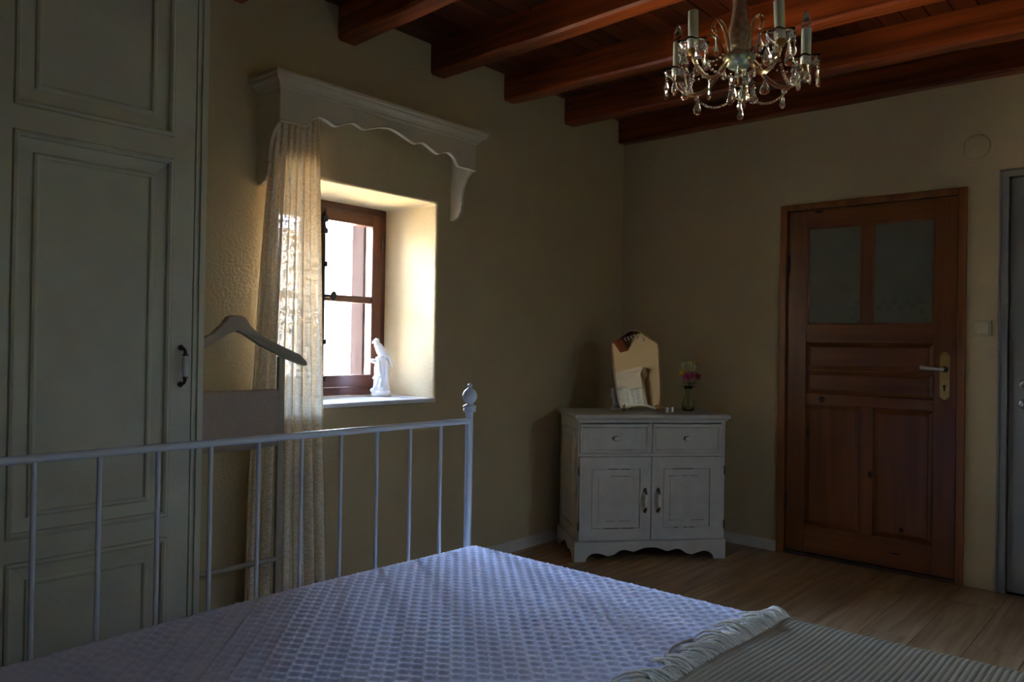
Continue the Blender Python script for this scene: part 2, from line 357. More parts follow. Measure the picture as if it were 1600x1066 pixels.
# ---------------------------------------------------------------- windows (local: y>0 outward, origin under the window axis on the wall face)
def make_window(name, loc, rz):
    r = struct(empty(name, loc, rz)); Y0, Y1 = .40, .46; H = WHALF; z0, z1 = WZ0+.022, WZ1
    sill = MB().rects(-H+.001, H-.001, -.012, .54, [(0, -.004), (.004, 0)], lambda u, v, h: (u, v, WZ0+.020+h), back=-.02).build('window_sill', 'marble', r)
    fr_ = MB()
    fr_.box(-H, -H+.032, Y0+.005, .50, z0, z1).box(H-.032, H, Y0+.005, .50, z0, z1)
    fr_.build('frame_jamb', 'window_wood_v', r, .003)
    MB().box(-H+.032, H-.032, Y0+.005, .50, z1-.035, z1).box(-H+.032, H-.032, Y0+.005, .50, z0, z0+.042).build('frame_rail', 'window_wood_h', r, .003)
    # outer lining of the opening
    MB().box(H-.075, H-.001, .505, .61, z0-.02, z1+.02).box(-H+.001, -H+.075, .505, .61, z0-.02, z1+.02).build('outer_lining', 'shaded_outer_wood', r, .004)
    for s in (-1, 1):
        a, b = (.002, H-.033) if s > 0 else (-H+.033, -.002)
        le = empty('casement', (0, 0, 0)); le.parent = r
        zz0, zz1 = z0+.044, z1-.037; sw = .062; rw = .062
        hin = MB().box(a, a+sw, Y0, Y1, zz0, zz1).box(b-sw, b, Y0, Y1, zz0, zz1)
        hin.build('stile', 'window_wood_v', le, .004)
        zm = 1.43
        MB().box(a+sw, b-sw, Y0, Y1, zz0, zz0+rw).box(a+sw, b-sw, Y0, Y1, zz1-rw, zz1).box(a+sw, b-sw, Y0+.008, Y1-.008, zm-.018, zm+.018).build('rail', 'window_wood_h', le, .004)
        for (p0, p1) in ((zz0+rw-.006, zm-.012), (zm+.012, zz1-rw+.006)):
            MB().box(a+sw-.006, b-sw+.006, .428, .432, p0, p1).build('pane', 'pane_glass', le)
    # espagnolette bolt on the meeting stile with an oval knob, and the hinges
    e = MB(); e.tube([(.046, Y0-.010, z0+.06), (.046, Y0-.010, z1-.06)], .007, 8)
    for zc in (z0+.09, 1.20, 1.60, z1-.10, z1-.16): e.box(.030, .062, Y0-.020, Y0+.002, zc-.014, zc+.014); e.box(.020, .066, Y0-.006, Y0+.001, zc+.017, zc+.024)
    bo = e.build('window_bolt', 'iron', r, .002)
    MB().ell((.078, Y0-.050, 1.435), (.018, .012, .026), Matrix.Rotation(R(20), 3, 'Y')).tube([(.046, Y0, 1.435), (.06, Y0-.03, 1.435), (.076, Y0-.048, 1.435)], .007, 8).build('window_knob', 'iron', r)
    for s in (-1, 1):
        for zc in (1.10, 1.74): MB().tube([(s*(H-.033), Y0-.004, zc-.045), (s*(H-.033), Y0-.004, zc+.045)], .006, 8).build('hinge', 'old_metal', r)
    return r
make_window('window_1', (WX, 0, 0), 0)
make_window('window_2', (W2X, YF, 0), PI)
make_window('fill_window', (W3X, YF, 0), PI)  # unseen window added behind the bed for bluish fill light

# pelmet (local as the windows)
def make_pelmet(loc, rz, label):
    r = tag(empty('window_pelmet', loc, rz), label, 'pelmet'); hw = .578; d = .165; zt = 2.268; t = .018
    half = [(0, 2.190), (.055, 2.181), (.10, 2.166), (.152, 2.151), (.182, 2.160), (.212, 2.166), (.255, 2.150), (.306, 2.132), (.348, 2.146), (.386, 2.152), (.420, 2.135), (.440, 2.110), (.458, 2.097), (.515, 2.098), (hw, 2.094)]
    sm = smooth_curve([(a, 0, b) for a, b in half], 4); low = [(-p.x, p.z) for p in sm[::-1]] + [(p.x, p.z) for p in sm[1:]]
    mb = MB(); n = len(low); vs = []; fs = []
    for (x, z) in low: vs += [(x, -d, z), (x, -d, zt), (x, -d+t, zt), (x, -d+t, z)]
    for i in range(n-1):
        for k in range(4): fs.append((i*4+k, i*4+(k+1) % 4, i*4+4+(k+1) % 4, i*4+4+k))
    fs += [(0, 1, 2, 3), (n*4-1, n*4-2, n*4-3, n*4-4)]
    mb.add(vs, fs).build('front_board', 'white_paint', r, .002)
    # bead along the scalloped edge
    MB().tube([(x, -d-.001, z+.004) for x, z in low], .0045, 6).build('edge_bead', 'white_paint', r)
    prof = [(0, zt), (-d+t, zt), (-d+t, 2.094), (-.150, 2.090), (-.118, 2.067), (-.095, 2.027), (-.085, 1.985), (-.082, 1.945), (-.088, 1.938), (-.082, 1.925), (-.077, 1.895), (-.057, 1.866), (-.030, 1.853), (0, 1.851)]
    for s in (-1, 1):
        MB().prism(prof, lambda a, b: (s*(hw-t), a, b), lambda a, b: (s*hw, a, b)).build('side_bracket', 'white_paint', r, .002)
    # cornice moulding swept round three sides
    cp = [(0, 2.232), (.006, 2.232), (.010, 2.238), (.012, 2.246), (.022, 2.256), (.036, 2.262), (.040, 2.268), (.040, 2.276), (.048, 2.280), (.048, 2.292), (0, 2.292)]
    vs = []; fs = []
    for (o_, z) in cp: vs += [(-hw-o_, 0, z), (-hw-o_, -d-o_, z), (hw+o_, -d-o_, z), (hw+o_, 0, z)]
    for i in range(len(cp)-1):
        for k in range(3): fs.append((i*4+k, i*4+k+1, i*4+4+k+1, i*4+4+k))
    q = (len(cp)-1)*4
    for k in range(3): fs.append((q+k, q+k+1, (k+1), k))
    fs.append(tuple(i*4 for i in range(len(cp)))[::-1]); fs.append(tuple(i*4+3 for i in range(len(cp))))
    MB().add(vs, fs).build('cornice', 'white_paint', r)
    MB().box(-hw, hw, -d, 0, zt-.002, zt+.018).build('top_board', 'white_paint', r)
    MB().tube([(-hw+t, -.075, 2.235), (hw-t, -.075, 2.235)], .008, 8).build('curtain_rod', 'silver', r)
    return r
make_pelmet((WX, 0, 0), 0, 'white scalloped wooden pelmet with cornice above the deep window reveal')
make_pelmet((W2X, YF, 0), PI, 'white scalloped pelmet over the curtained window reflected in the dresser mirror')

# lace curtains
def make_curtain(name, loc, rz, lx_top, rx_top, lx_bot, rx_bot, zb, folds, label, amp=.030, y=-.088, seed=0, mat='lace_cloth'):
    rng = random.Random(seed); NU, NV = 170, 60; me = bpy.data.meshes.new(name)
    ph = [rng.uniform(0, 6.28) for _ in range(6)]
    vs = []; uvs = []; fs = []; zt = 2.228
    for j in range(NV+1):
        v = j/NV; z = zt+(zb-zt)*v; e = 1-(1-v)**1.7; lx = lx_top+(lx_bot-lx_top)*e; rx = rx_top+(rx_bot-rx_top)*v
        for i in range(NU+1):
            u = i/NU; uw = u+.012*math.sin(7*u+3*v+ph[0])
            a = amp*(.75+.25*math.sin(3*u+ph[1]))*(.8+.3*v)
            yy = y+a*math.sin(2*PI*folds*uw+.5*math.sin(2.2*v+ph[2]))+.25*a*math.sin(2*PI*folds*2.3*uw+ph[3])
            x = lx+(rx-lx)*(u+.014*math.sin(2*PI*folds*uw*2+ph[4]))
            vs.append((x, yy, z)); uvs.append((u*(abs(rx_bot-lx_bot)*1.9), z))
    for j in range(NV):
        for i in range(NU): q = j*(NU+1)+i; fs.append((q, q+1, q+NU+2, q+NU+1))
    me.from_pydata(vs, [], fs); me.polygons.foreach_set('use_smooth', [True]*len(fs))
    ul = me.uv_layers.new(name='UVMap')
    for li, lp in enumerate(me.loops): ul.data[li].uv = uvs[lp.vertex_index]
    me.materials.append(MATS[mat]); o = link(name, me); o.location = loc; o.rotation_euler = (0, 0, rz)
    return tag(o, label, 'curtain', 'lace curtains at the windows')
make_curtain('lace_curtain', (WX, 0, 0), 0, -.548, -.342, -.660, -.240, .02, 7.5, 'cream floral lace curtain gathered at one side of the bright window', seed=3)
make_curtain('lace_curtain', (W2X, YF, 0), PI, -.55, -.006, -.555, -.006, .05, 9, 'lace curtain half over the mirrored window, beside the bed', seed=5, mat='sheer_cloth')
make_curtain('lace_curtain', (W2X, YF, 0), PI, .006, .55, .006, .555, .05, 9, 'lace curtain half over the mirrored window, beside the white door', seed=9, mat='sheer_cloth')
make_curtain('lace_curtain', (W3X, YF, 0), PI, -.52, .52, -.53, .53, .80, 14, 'sheer curtain across the added fill-light window behind the head of the bed', amp=.014, y=-.042, seed=4, mat='sheer_cloth')

# wall added opposite the first window to cut daylight near the horizon
mb = MB().box(-13, 9, 7.0, 7.3, -.6, 2.75).box(-13, 9, 6.94, 7.36, 2.75, 2.83)
gw = mb.build('daylight_block_wall', 'render_wall'); tag(gw, 'pale wall added outside the window to dim level daylight', 'garden wall')
# hedge outside both front windows, made tall to block light off the ground
mb = MB(); rng = random.Random(2)
for i in range(800):
    p = Vector((rng.uniform(-5.6, 1.0), YF-1.75+rng.uniform(-.3, .3), rng.uniform(.0, 1.85)))
    mb.ell(p, (rng.uniform(.10, .2), rng.uniform(.08, .16), rng.uniform(.08, .16)), Euler((rng.uniform(0, 3), rng.uniform(0, 3), 0)).to_matrix(), 7, 5)
h = mb.build('hedge', 'hedge_leaf', fix=False); h['kind'] = 'stuff'; tag(h, 'green hedge outside the curtained windows, raised to block ground light', 'hedge')

# ---------------------------------------------------------------- doors on the right wall (u = world y, h = toward the room)
def fx(u, v, h): return (-h, u, v)
d = struct(empty('door_1', (0, 0, 0)))
# casing
MB().box(-.020, .10, -1.160, -1.120, 0, 2.052).box(-.020, .10, -2.10, -2.062, 0, 2.052).build('door_frame', 'frame_wood', d, .004)
MB().box(-.020, .10, -2.062, -1.160, 2.016, 2.052).build('door_frame', 'frame_wood', d, .004)
MB().box(-.004, .10, -2.062, -1.16, 0, .016).build('threshold', 'old_metal', d)
leaf = empty('door_leaf'); leaf.parent = d
X0, X1 = .004, .044      # leaf thickness, room face at x=.004
LZ0, LZ1 = .022, 2.012
def lb(name, mat, u0, u1, z0, z1, b=.003): return MB().box(X0, X1, u0, u1, z0, z1).build(name, mat, leaf, b)
lb('stile', 'door_wood_v', -1.274, -1.164, LZ0, LZ1); lb('stile', 'door_wood_v', -2.058, -1.950, LZ0, LZ1)
lb('rail', 'door_wood_h', -1.950, -1.274, 1.908, LZ1); lb('rail', 'door_wood_h', -1.950, -1.274, 1.245, 1.345)
lb('rail', 'door_wood_h', -1.950, -1.274, .885, .945); lb('rail', 'door_wood_h', -1.950, -1.274, LZ0, .178)
lb('muntin', 'door_wood_v', -1.637, -1.580, 1.345, 1.908); lb('muntin', 'door_wood_v', -1.650, -1.580, .178, .885)
def raised(u0, u1, z0, z1, mat): return MB().rects(u0, u1, z0, z1, [(0, -.016), (.004, -.016), (.024, -.009), (.026, -.004), (.032, -.003)], lambda u, v, h: fx(u, v, -X0+h), back=-.03).build('panel', mat, leaf)
raised(-1.950, -1.274, 1.085, 1.245, 'door_wood_h'); raised(-1.950, -1.274, .945, 1.083, 'door_wood_h')
raised(-1.580, -1.274, .178, .885, 'door_wood_v'); raised(-1.950, -1.650, .178, .885, 'door_wood_v')
for (u0, u1) in ((-1.580, -1.274), (-1.950, -1.637)):
    pn = MB().box(.018, .024, u0, u1, 1.345, 1.908).build('pane', 'pane_frosted', leaf)
    MB().wall((u0, u1), (1.345, 1.908), [(u0+.009, u1-.009, 1.354, 1.899)], lambda u, v, h: fx(u, v, h), -.018, -.007).build('glazing_bead', 'door_wood_v', pn, .002)
    et = MB(); rng = random.Random(int(u0*100))
    if u0 > -1.6: fl_ = [(-1.535, 1.435), (-1.552, 1.470), (-1.545, 1.400), (-1.556, 1.365), (-1.525, 1.385)]
    else: fl_ = [(-1.665, 1.440), (-1.692, 1.470), (-1.722, 1.437), (-1.752, 1.470), (-1.783, 1.437), (-1.812, 1.468), (-1.845, 1.440), (-1.882, 1.465), (-1.888, 1.415), (-1.905, 1.375)]
    for (cu, cz) in fl_:
        for k in range(14):
            an = k*2.4; rr = .0035*math.sqrt(k)*1.25; q = .0017
            et.box(.0170, .0182, cu+rr*math.cos(an)-q, cu+rr*math.cos(an)+q, cz+rr*math.sin(an)-q, cz+rr*math.sin(an)+q)
    e_ = et.build('etched_flowers', 'etching_paint', pn); e_['kind'] = 'stuff'
for (u, z, a, b) in ((-1.37, .916, .020, .020), (-1.637, .514, .015, .022), (-1.80, .235, .010, .012), (-1.29, .72, .008, .012), (-1.34, 2.0, .03, .010), (-1.77, .102, .03, .006)):
    MB().ell((X0+.001, u, z), (.0022, a, b), n=12, k=6).build('knot', 'knot', leaf)
hp = empty('door_handle'); hp.parent = leaf
pl_ = [(.0235*math.cos(t)*(1), .0) for t in (0,)]
out_ = []
for i in range(9): out_.append((-2.002+.0235*math.cos(PI*i/8), 1.172+.026*math.sin(PI*i/8)))
for i in range(9): out_.append((-2.002-.0235*math.cos(PI*i/8), .974-.026*math.sin(PI*i/8)))
MB().prism(out_, lambda a, b: (X0-.004, a, b), lambda a, b: (X0, a, b)).build('backplate', 'brass', hp, .0015)
mb = MB().tube([(X0-.004, -2.002, 1.108), (X0-.045, -2.002, 1.108)], .011, 12)
mb.lathe([(.017, 0), (.017, .006), (.012, .010)], (X0-.004, -2.002, 1.108), 14, Matrix.Rotation(R(-90), 3, 'Y')).build('handle_collar', 'old_metal', hp)
MB().tube([(X0-.046, -2.008, 1.108), (X0-.048, -1.985, 1.109), (X0-.046, -1.94, 1.112), (X0-.044, -1.895, 1.117)], [.010, .0075, .009, .0115], 12).build('lever', 'handle_porcelain', hp)
MB().tube([(X0-.0052, -2.002, 1.019), (X0, -2.002, 1.019)], .008, 12).box(X0-.0052, X0, -2.0065, -1.9975, .994, 1.015).build('keyhole', 'black', hp)
for (u, z) in ((-2.014, 1.183), (-1.99, 1.183), (-2.014, .962), (-1.99, .962)): MB().ell((X0-.004, u, z), (.0015, .003, .003), n=8, k=4).build('screw', 'old_metal', hp)
for z in (1.70, .31):
    MB().tube([(-.010, -1.161, z-.055), (-.010, -1.161, z+.055)], .0075, 8).box(-.004, .006, -1.170, -1.154, z-.05, z+.05).build('hinge', 'old_metal', d)
for k in range(5): MB().ell((X0, -1.318-.013*k, 1.323+.002*(k % 2)), (.0014, .0022, .0022), n=6, k=4).build('pin', 'silver', leaf)
for u in (-1.619, -1.668): MB().ell((X0, u, 1.322), (.0016, .003, .003), n=6, k=4).build('pin', 'silver', leaf)

d = struct(empty('door_2'))
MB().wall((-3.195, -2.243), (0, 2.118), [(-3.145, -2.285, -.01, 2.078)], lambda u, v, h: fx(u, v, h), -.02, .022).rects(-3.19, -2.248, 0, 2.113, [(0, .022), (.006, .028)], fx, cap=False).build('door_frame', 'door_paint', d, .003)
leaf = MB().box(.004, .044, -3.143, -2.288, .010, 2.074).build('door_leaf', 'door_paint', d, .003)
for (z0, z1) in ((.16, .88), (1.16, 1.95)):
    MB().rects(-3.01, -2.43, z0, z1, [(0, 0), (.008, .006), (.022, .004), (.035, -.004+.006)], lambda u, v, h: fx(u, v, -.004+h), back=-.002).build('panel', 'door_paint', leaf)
Mx = Matrix.Rotation(R(-90), 3, 'Y')
for z in (1.043, .948):
    MB().lathe([(.0, 0), (.026, 0), (.026, .004), (.022, .008), (.018, .008), (.016, .005), (.0, .005)], (.004, -2.358, z), 20, Mx).build('rosette', 'chrome', leaf)
MB().tube([(.0, -2.358, 1.043), (-.04, -2.358, 1.043), (-.05, -2.372, 1.043), (-.05, -2.46, 1.043)], .009, 12).build('lever', 'chrome', leaf)
MB().tube([(-.002, -2.358, .952), (.002, -2.358, .952)], .006, 10).box(-.002, .001, -2.361, -2.355, .936, .95).build('keyhole', 'black', leaf)

# light switch, round cover plates
sw = tag(empty('light_switch', (0, -2.173, 1.322)), 'square cream light switch between the wooden door and the white door', 'light switch')
MB().rects(-.041, .041, -.041, .041, [(0, .004), (.004, .010), (.010, .011)], fx, back=0).build('switch_plate', 'socket_plastic', sw, .003)
MB().rects(-.030, .030, -.030, .030, [(0, .012), (.002, .015)], fx, back=.009).build('rocker', 'socket_plastic', sw, .002)
def cover(loc, M, rr, label):
    mb = MB().lathe([(0, .010), (rr*.55, .009), (rr*.9, .006), (rr, .003), (rr, 0), (0, 0)], (0, 0, 0), 28, M)
    o = mb.build('cover_plate', 'socket_plastic' if rr > .047 else 'plaster'); o.location = loc
    return tag(o, label, 'cover plate', 'round cover plates on the walls')
cover((-1.939, 0, 2.537), Matrix.Rotation(R(90), 3, 'X'), .046, 'round plaster-coloured cover plate above the white pelmet')
cover((0, -.196, 2.464), Mx, .046, 'round plaster-coloured cover plate near the corner above the dresser')
cover((0, -2.139, 2.255), Mx, .062, 'large round cream cover plate above the wooden door and switch')

# ---------------------------------------------------------------- wardrobe
wr = tag(empty('wardrobe', (-3.958, -.3, 0)), 'tall off-white wardrobe with raised panel doors and porcelain handle', 'wardrobe')
def wx(x): return x+3.958
YFW = -.6+.3
mb = MB(); mb.box(wx(-4.58), wx(-4.56), YFW+.022, .285, .0, 2.50).box(wx(-3.358), wx(-3.338), YFW+.022, .285, 0, 2.50).box(wx(-4.56), wx(-3.358), .27, .285, .06, 2.50).box(wx(-4.56), wx(-3.358), YFW+.03, .27, .06, .085).box(wx(-4.56), wx(-3.358), YFW+.03, .27, 2.48, 2.50)
mb.build('body', 'wardrobe_paint', wr, .002)
MB().box(wx(-3.376), wx(-3.338), YFW+.004, YFW+.022, 0, 2.50).box(wx(-3.362), wx(-3.350), YFW-.004, YFW+.004, 0, 2.50).box(wx(-4.58), wx(-4.542), YFW+.004, YFW+.022, 0, 2.50).build('face_frame', 'wardrobe_paint', wr, .002)
MB().box(wx(-4.54), wx(-3.378), YFW+.002, YFW+.022, 0, .085).build('plinth', 'wardrobe_paint', wr, .002)
MB().prism([(0, 2.44), (-.010, 2.44), (-.016, 2.46), (-.035, 2.48), (-.045, 2.50), (-.045, 2.52), (0, 2.52)], lambda a, b: (wx(-4.60), YFW+.01+a, b), lambda a, b: (wx(-3.336), YFW+.01+a, b)).build('cornice', 'wardrobe_paint', wr)
for (x0, x1, hs) in ((-3.958, -3.381, 1), (-4.538, -3.961, -1)):
    dr = empty('door'); dr.parent = wr
    us = (wx(x0), wx(x1)); pu = (us[0]+.070, us[1]-.070)
    holes = [(pu[0], pu[1], 1.820, 2.30), (pu[0], pu[1], .650, 1.752), (pu[0], pu[1], .165, .586)]
    MB().wall(us, (.09, 2.40), holes, lambda u, v, w_: (u, YFW+w_, v), 0, .022).build('door_frame', 'wardrobe_paint', dr, .003)
    for (a, b, z0, z1) in holes:
        # bolection moulding, sunk field slope, then raised field
        MB().rects(a, b, z0, z1, [(0, 0), (.002, .006), (.009, .008), (.015, .004), (.017, -.006), (.052, -.012), (.054, -.004), (.060, -.001), (.066, -.002), (.070, -.010)], lambda u, v, h: (u, YFW-h, v), back=-.02).build('panel', 'wardrobe_paint', dr)
    hx = us[1]-.037 if hs > 0 else us[0]+.037
    hd = empty('handle'); hd.parent = dr
    for zc in (1.170, 1.056): MB().ell((hx, YFW-.006, zc), (.009, .007, .009)).tube([(hx, YFW-.006, zc), (hx+.003, YFW-.022, zc+(-.004 if zc > 1.1 else .004)), (hx+.003, YFW-.028, zc+(-.017 if zc > 1.1 else .017))], [.005, .0045, .006], 8).build('mount', 'old_metal', hd)
    MB().lathe([(.0055, 0), (.008, .012), (.0098, .035), (.008, .058), (.0055, .070)], (hx+.003, YFW-.029, 1.078), 14).build('grip', 'handle_porcelain', hd)
    MB().lathe([(.0085, -.003), (.0085, .003)], (hx+.003, YFW-.029, 1.078), 12).build('collar', 'old_metal', hd)
    MB().lathe([(.0085, -.003), (.0085, .003)], (hx+.003, YFW-.029, 1.148), 12).build('collar', 'old_metal', hd)

# ---------------------------------------------------------------- dresser (local x along the front, y to the back)
DR = (-1.033, -.399, 0); DRZ = math.atan2(-.648, .762)
ds = tag(empty('dresser', DR, DRZ), 'distressed white wooden dresser set across the corner, two drawers over two doors', 'dresser')
W, DP, HT = .864, .445, .820
P = 'dresser_paint'
def fy(u, v, h): return (u, -h, v)
mb = MB().box(0, .022, .004, DP, .10, HT-.028).box(W-.022, W, .004, DP, .10, HT-.028).box(.022, W-.022, DP-.012, DP, .10, HT-.028).box(.022, W-.022, .02, DP-.012, .10, .118).box(.022, W-.022, .02, DP-.012, .590, .605)
mb.box(0, W, .0, .02, .772, HT-.028).box(0, W, 0, .02, .584, .600).box(.417, .430, 0, .02, .60, .772).box(0, .008, 0, .02, .11, .772).box(W-.010, W, 0, .02, .11, .772).box(.008, W-.010, 0, .02, .104, .114)
mb.build('body', P, ds, .0015)
# top with stepped moulding
MB().rects(-.024, W+.024, -.024, DP+.008, [(.014, .788), (.012, .794), (.002, .798), (0, .806), (.003, .816), (.008, .820)], lambda u, v, h: (u, v, h), back=.786).build('top', P, ds)
# scalloped plinth front + sides
sc_ = [(.051, 0), (.058, .022), (.081, .040), (.112, .047), (.148, .039), (.180, .029), (.216, .037), (.247, .057), (.274, .062), (.306, .055), (.329, .050), (.356, .060), (.392, .071), (.424, .073)]
half = smooth_curve([(a, b, 0) for a, b in sc_[:]], 3); lo = [(p.x, p.y) for p in half]; lo = lo+[(W-.013-a+.0, b) for a, b in lo[::-1][1:]]
poly = [(-.014, 0)]+lo+[(W+.006, 0), (W+.006, .106), (W-.002, .114), (-.006, .114), (-.014, .106)]
n = len(lo)
mb = MB()
cols = [(-.014, 0)]+[(a, b) for a, b in lo]+[(W+.006, 0)]
vs = []; fs = []
for (a, b) in cols: vs += [(a, -.012, b), (a, -.012, .108), (a, .008, .112), (a, .008, b)]
for i in range(len(cols)-1):
    for k in range(4): fs.append((i*4+k, i*4+(k+1) % 4, i*4+4+(k+1) % 4, i*4+4+k))
fs += [(0, 1, 2, 3), tuple(len(vs)-1-k for k in range(4))]
mb.add(vs, fs).build('plinth', P, ds, .0015)
for x0, x1 in ((-.014, .004), (W-.012, W+.006)):
    cs = [(.008, 0), (.055, 0), (.065, .030), (.10, .046), (.15, .036), (.20, .060), (.235, .066), (.27, .060), (.32, .036), (.37, .046), (.395, .030), (.405, 0), (DP, 0)]
    vs = []; fs = []
    for (a, b) in cs: vs += [(x0, a, b), (x0, a, .112), (x1, a, .112), (x1, a, b)]
    for i in range(len(cs)-1):
        for k in range(4): fs.append((i*4+k, i*4+(k+1) % 4, i*4+4+(k+1) % 4, i*4+4+k))
    fs += [(0, 1, 2, 3), tuple(len(vs)-1-k for k in range(4))]
    MB().add(vs, fs).build('plinth_side', P, ds, .0015)
# side panel
MB().rects(.055, DP-.045, .17, .735, [(0, 0), (.004, .005), (.012, .004), (.018, -.004), (.050, .002), (.054, .006)], lambda u, v, h: (-.001-h, u, v), back=-.004).build('side_panel', P, ds)
for (u0, u1, ku) in ((.009, .416, .219), (.431, .840, .637)):
    dw = empty('drawer'); dw.parent = ds
    MB().rects(u0, u1, .601, .766, [(0, .004), (.004, .010), (.014, .011), (.020, .006), (.023, .000)], fy, back=-.016).build('drawer_front', P, dw)
    kb = MB().lathe([(.011, 0), (.008, .004), (.006, .012), (.013, .018), (.017, .024), (.015, .031), (.006, .035), (0, .0355)], (ku, 0, .684), 16, Matrix.Rotation(R(90), 3, 'X') @ Matrix.Diagonal((1.25, .8, 1))).build('knob', 'handle_porcelain', dw)
    MB().lathe([(.017, 0), (.017, .002), (.010, .005)], (ku, 0, .684), 16, Matrix.Rotation(R(90), 3, 'X') @ Matrix.Diagonal((1.3, .8, 1))).build('knob_plate', 'old_metal', dw)
for (u0, u1, hu, hg) in ((.009, .4225, .388, .004), (.4265, .852, .465, .858)):
    dd = empty('door'); dd.parent = ds
    a, b = (u0+.071, u1-.064) if u0 < .3 else (u0+.069, u1-.080)
    MB().wall((u0, u1), (.117, .582), [(a, b, .184, .515)], lambda u, v, w_: (u, w_, v), -.012, .008).build('door_frame', P, dd, .002)
    MB().rects(a, b, .184, .515, [(0, .003), (.0035, .003), (.004, .008), (.038, .0105), (.0385, .0145), (.044, .0155)], fy, back=-.006).build('panel', P, dd)
    # worn dark lines on the panel edges
    rng = random.Random(int(u0*50))
    for (z, q) in ((.515, 1), (.475, 0), (.184, 1), (.225, 0)):
        for k in range(3):
            x = rng.uniform(a+.03, b-.09); MB().box(x, x+rng.uniform(.02, .07), -.0128 if q else -.0158, -.011, z-.0012+(-.002 if q else 0), z+.0012).build('worn_edge', 'mirror_back', dd)
    hd = empty('handle'); hd.parent = dd; hy = -.012
    for zc in (.397, .279): MB().ell((hu, hy-.004, zc), (.010, .005, .012)).tube([(hu, hy-.004, zc), (hu, hy-.020, zc+(-.006 if zc > .33 else .006)), (hu, hy-.025, zc+(-.020 if zc > .33 else .020))], [.006, .005, .007], 8).build('mount', 'old_metal', hd)
    MB().lathe([(.006, 0), (.0105, .014), (.0125, .036), (.0105, .058), (.006, .072)], (hu, hy-.026, .302), 14).build('grip', 'handle_porcelain', hd)
    for z in (.505, .197): MB().tube([(hg, -.014, z-.024), (hg, -.014, z+.024)], .0045, 8).build('hinge', 'old_metal', dd)

def dloc(x, y, z=HT):    # dresser-local to world
    c, s = math.cos(DRZ), math.sin(DRZ); return (DR[0]+c*x-s*y, DR[1]+s*x+c*y, z)

# ---------------------------------------------------------------- table mirror on the dresser
MR_Z = DRZ+R(5)
mt_ = tag(empty('table_mirror', dloc(.420, .19, HT+.012), MR_Z), 'vanity mirror with peaked top, gilded rim and little gold feet on the dresser', 'mirror')
tilt = empty('mirror_panel', (0, 0, 0), 0, R(-14)); tilt.parent = mt_
half = [(0, .488), (.030, .486), (.070, .462), (.135, .420), (.152, .405), (.154, .36), (.151, .20), (.142, .09), (.133, .045), (.120, .012), (.100, .003), (.075, .008), (.045, .018), (0, .024)]
hs_ = [(p.x, p.y) for p in smooth_curve([(a, b, 0) for a, b in half], 4)]
full = [(-a, b) for a, b in hs_]+[(a, b) for a, b in hs_[::-1][1:-1]]
cx, cz = 0, .24
def inset(p, k): 
    v = Vector((p[0]-cx, p[1]-cz)); l = v.length; v = v*(1-k/l); return (cx+v.x, cz+v.y)
ins = [inset(p, .012) for p in full]; N = len(full)
MB().add([(a, -.0, b) for a, b in ins], [tuple(range(N))]).build('glass', 'mirror_glass', tilt)
mb = MB(); vs = [(a, .003, b) for a, b in full]+[(a, -.0005, b) for a, b in ins]+[(a, .006, b) for a, b in full]
mb.add(vs, [(i, (i+1) % N, N+(i+1) % N, N+i) for i in range(N)]+[(i, 2*N+i, 2*N+(i+1) % N, (i+1) % N) for i in range(N)]).build('bevelled_edge', 'rim_metal', tilt)
MB().prism(full, lambda a, b: (a, .006, b), lambda a, b: (a, .012, b)).build('backing', 'mirror_back', tilt)
MB().tube([(0, .096, .32), (0, .165, -.008)], .005, 8).build('strut', 'mirror_back', mt_)
for s in (-1, 1): MB().ell((s*.105, -.004, .004), (.013, .016, .013)).ell((s*.105, -.008, .016), (.008, .008, .014)).build('foot', 'gold', mt_)
# etched leaf garland on the mirror glass
gl = MB()
for k in range(-3, 4):
    ux = k*.020; uz = .448-abs(k)*.007
    gl.ell((ux-.003, -.001, uz+.004), (.0028, .0006, .0085), Matrix.Rotation(R(35 if k < 0 else -35), 3, 'Y'), 8, 5)
    gl.ell((ux+.001, -.001, uz-.007), (.0028, .0006, .0085), Matrix.Rotation(R(-35 if k < 0 else 35), 3, 'Y'), 8, 5)
gl.build('etched_leaves', 'porcelain', tilt)
# silver rings
def cup(x, y, rr, hh, label):
    o = MB().lathe([(rr, 0), (rr*1.06, hh*.12), (rr*.94, hh*.3), (rr*1.03, hh*.5), (rr*.94, hh*.7), (rr*1.06, hh*.9), (rr, hh), (rr*.85, hh), (rr*.85, .001)], (0, 0, 0), 18).build('trinket_cup', 'silver'); o.location = dloc(x, y)
    tag(o, label, 'cup', 'silver trinket cups on the dresser')
cup(.555, .120, .017, .034, 'small ribbed silver trinket cup right beside the mirror foot'); cup(.598, .150, .015, .036, 'slimmer silver trinket cup set toward the flower vase')

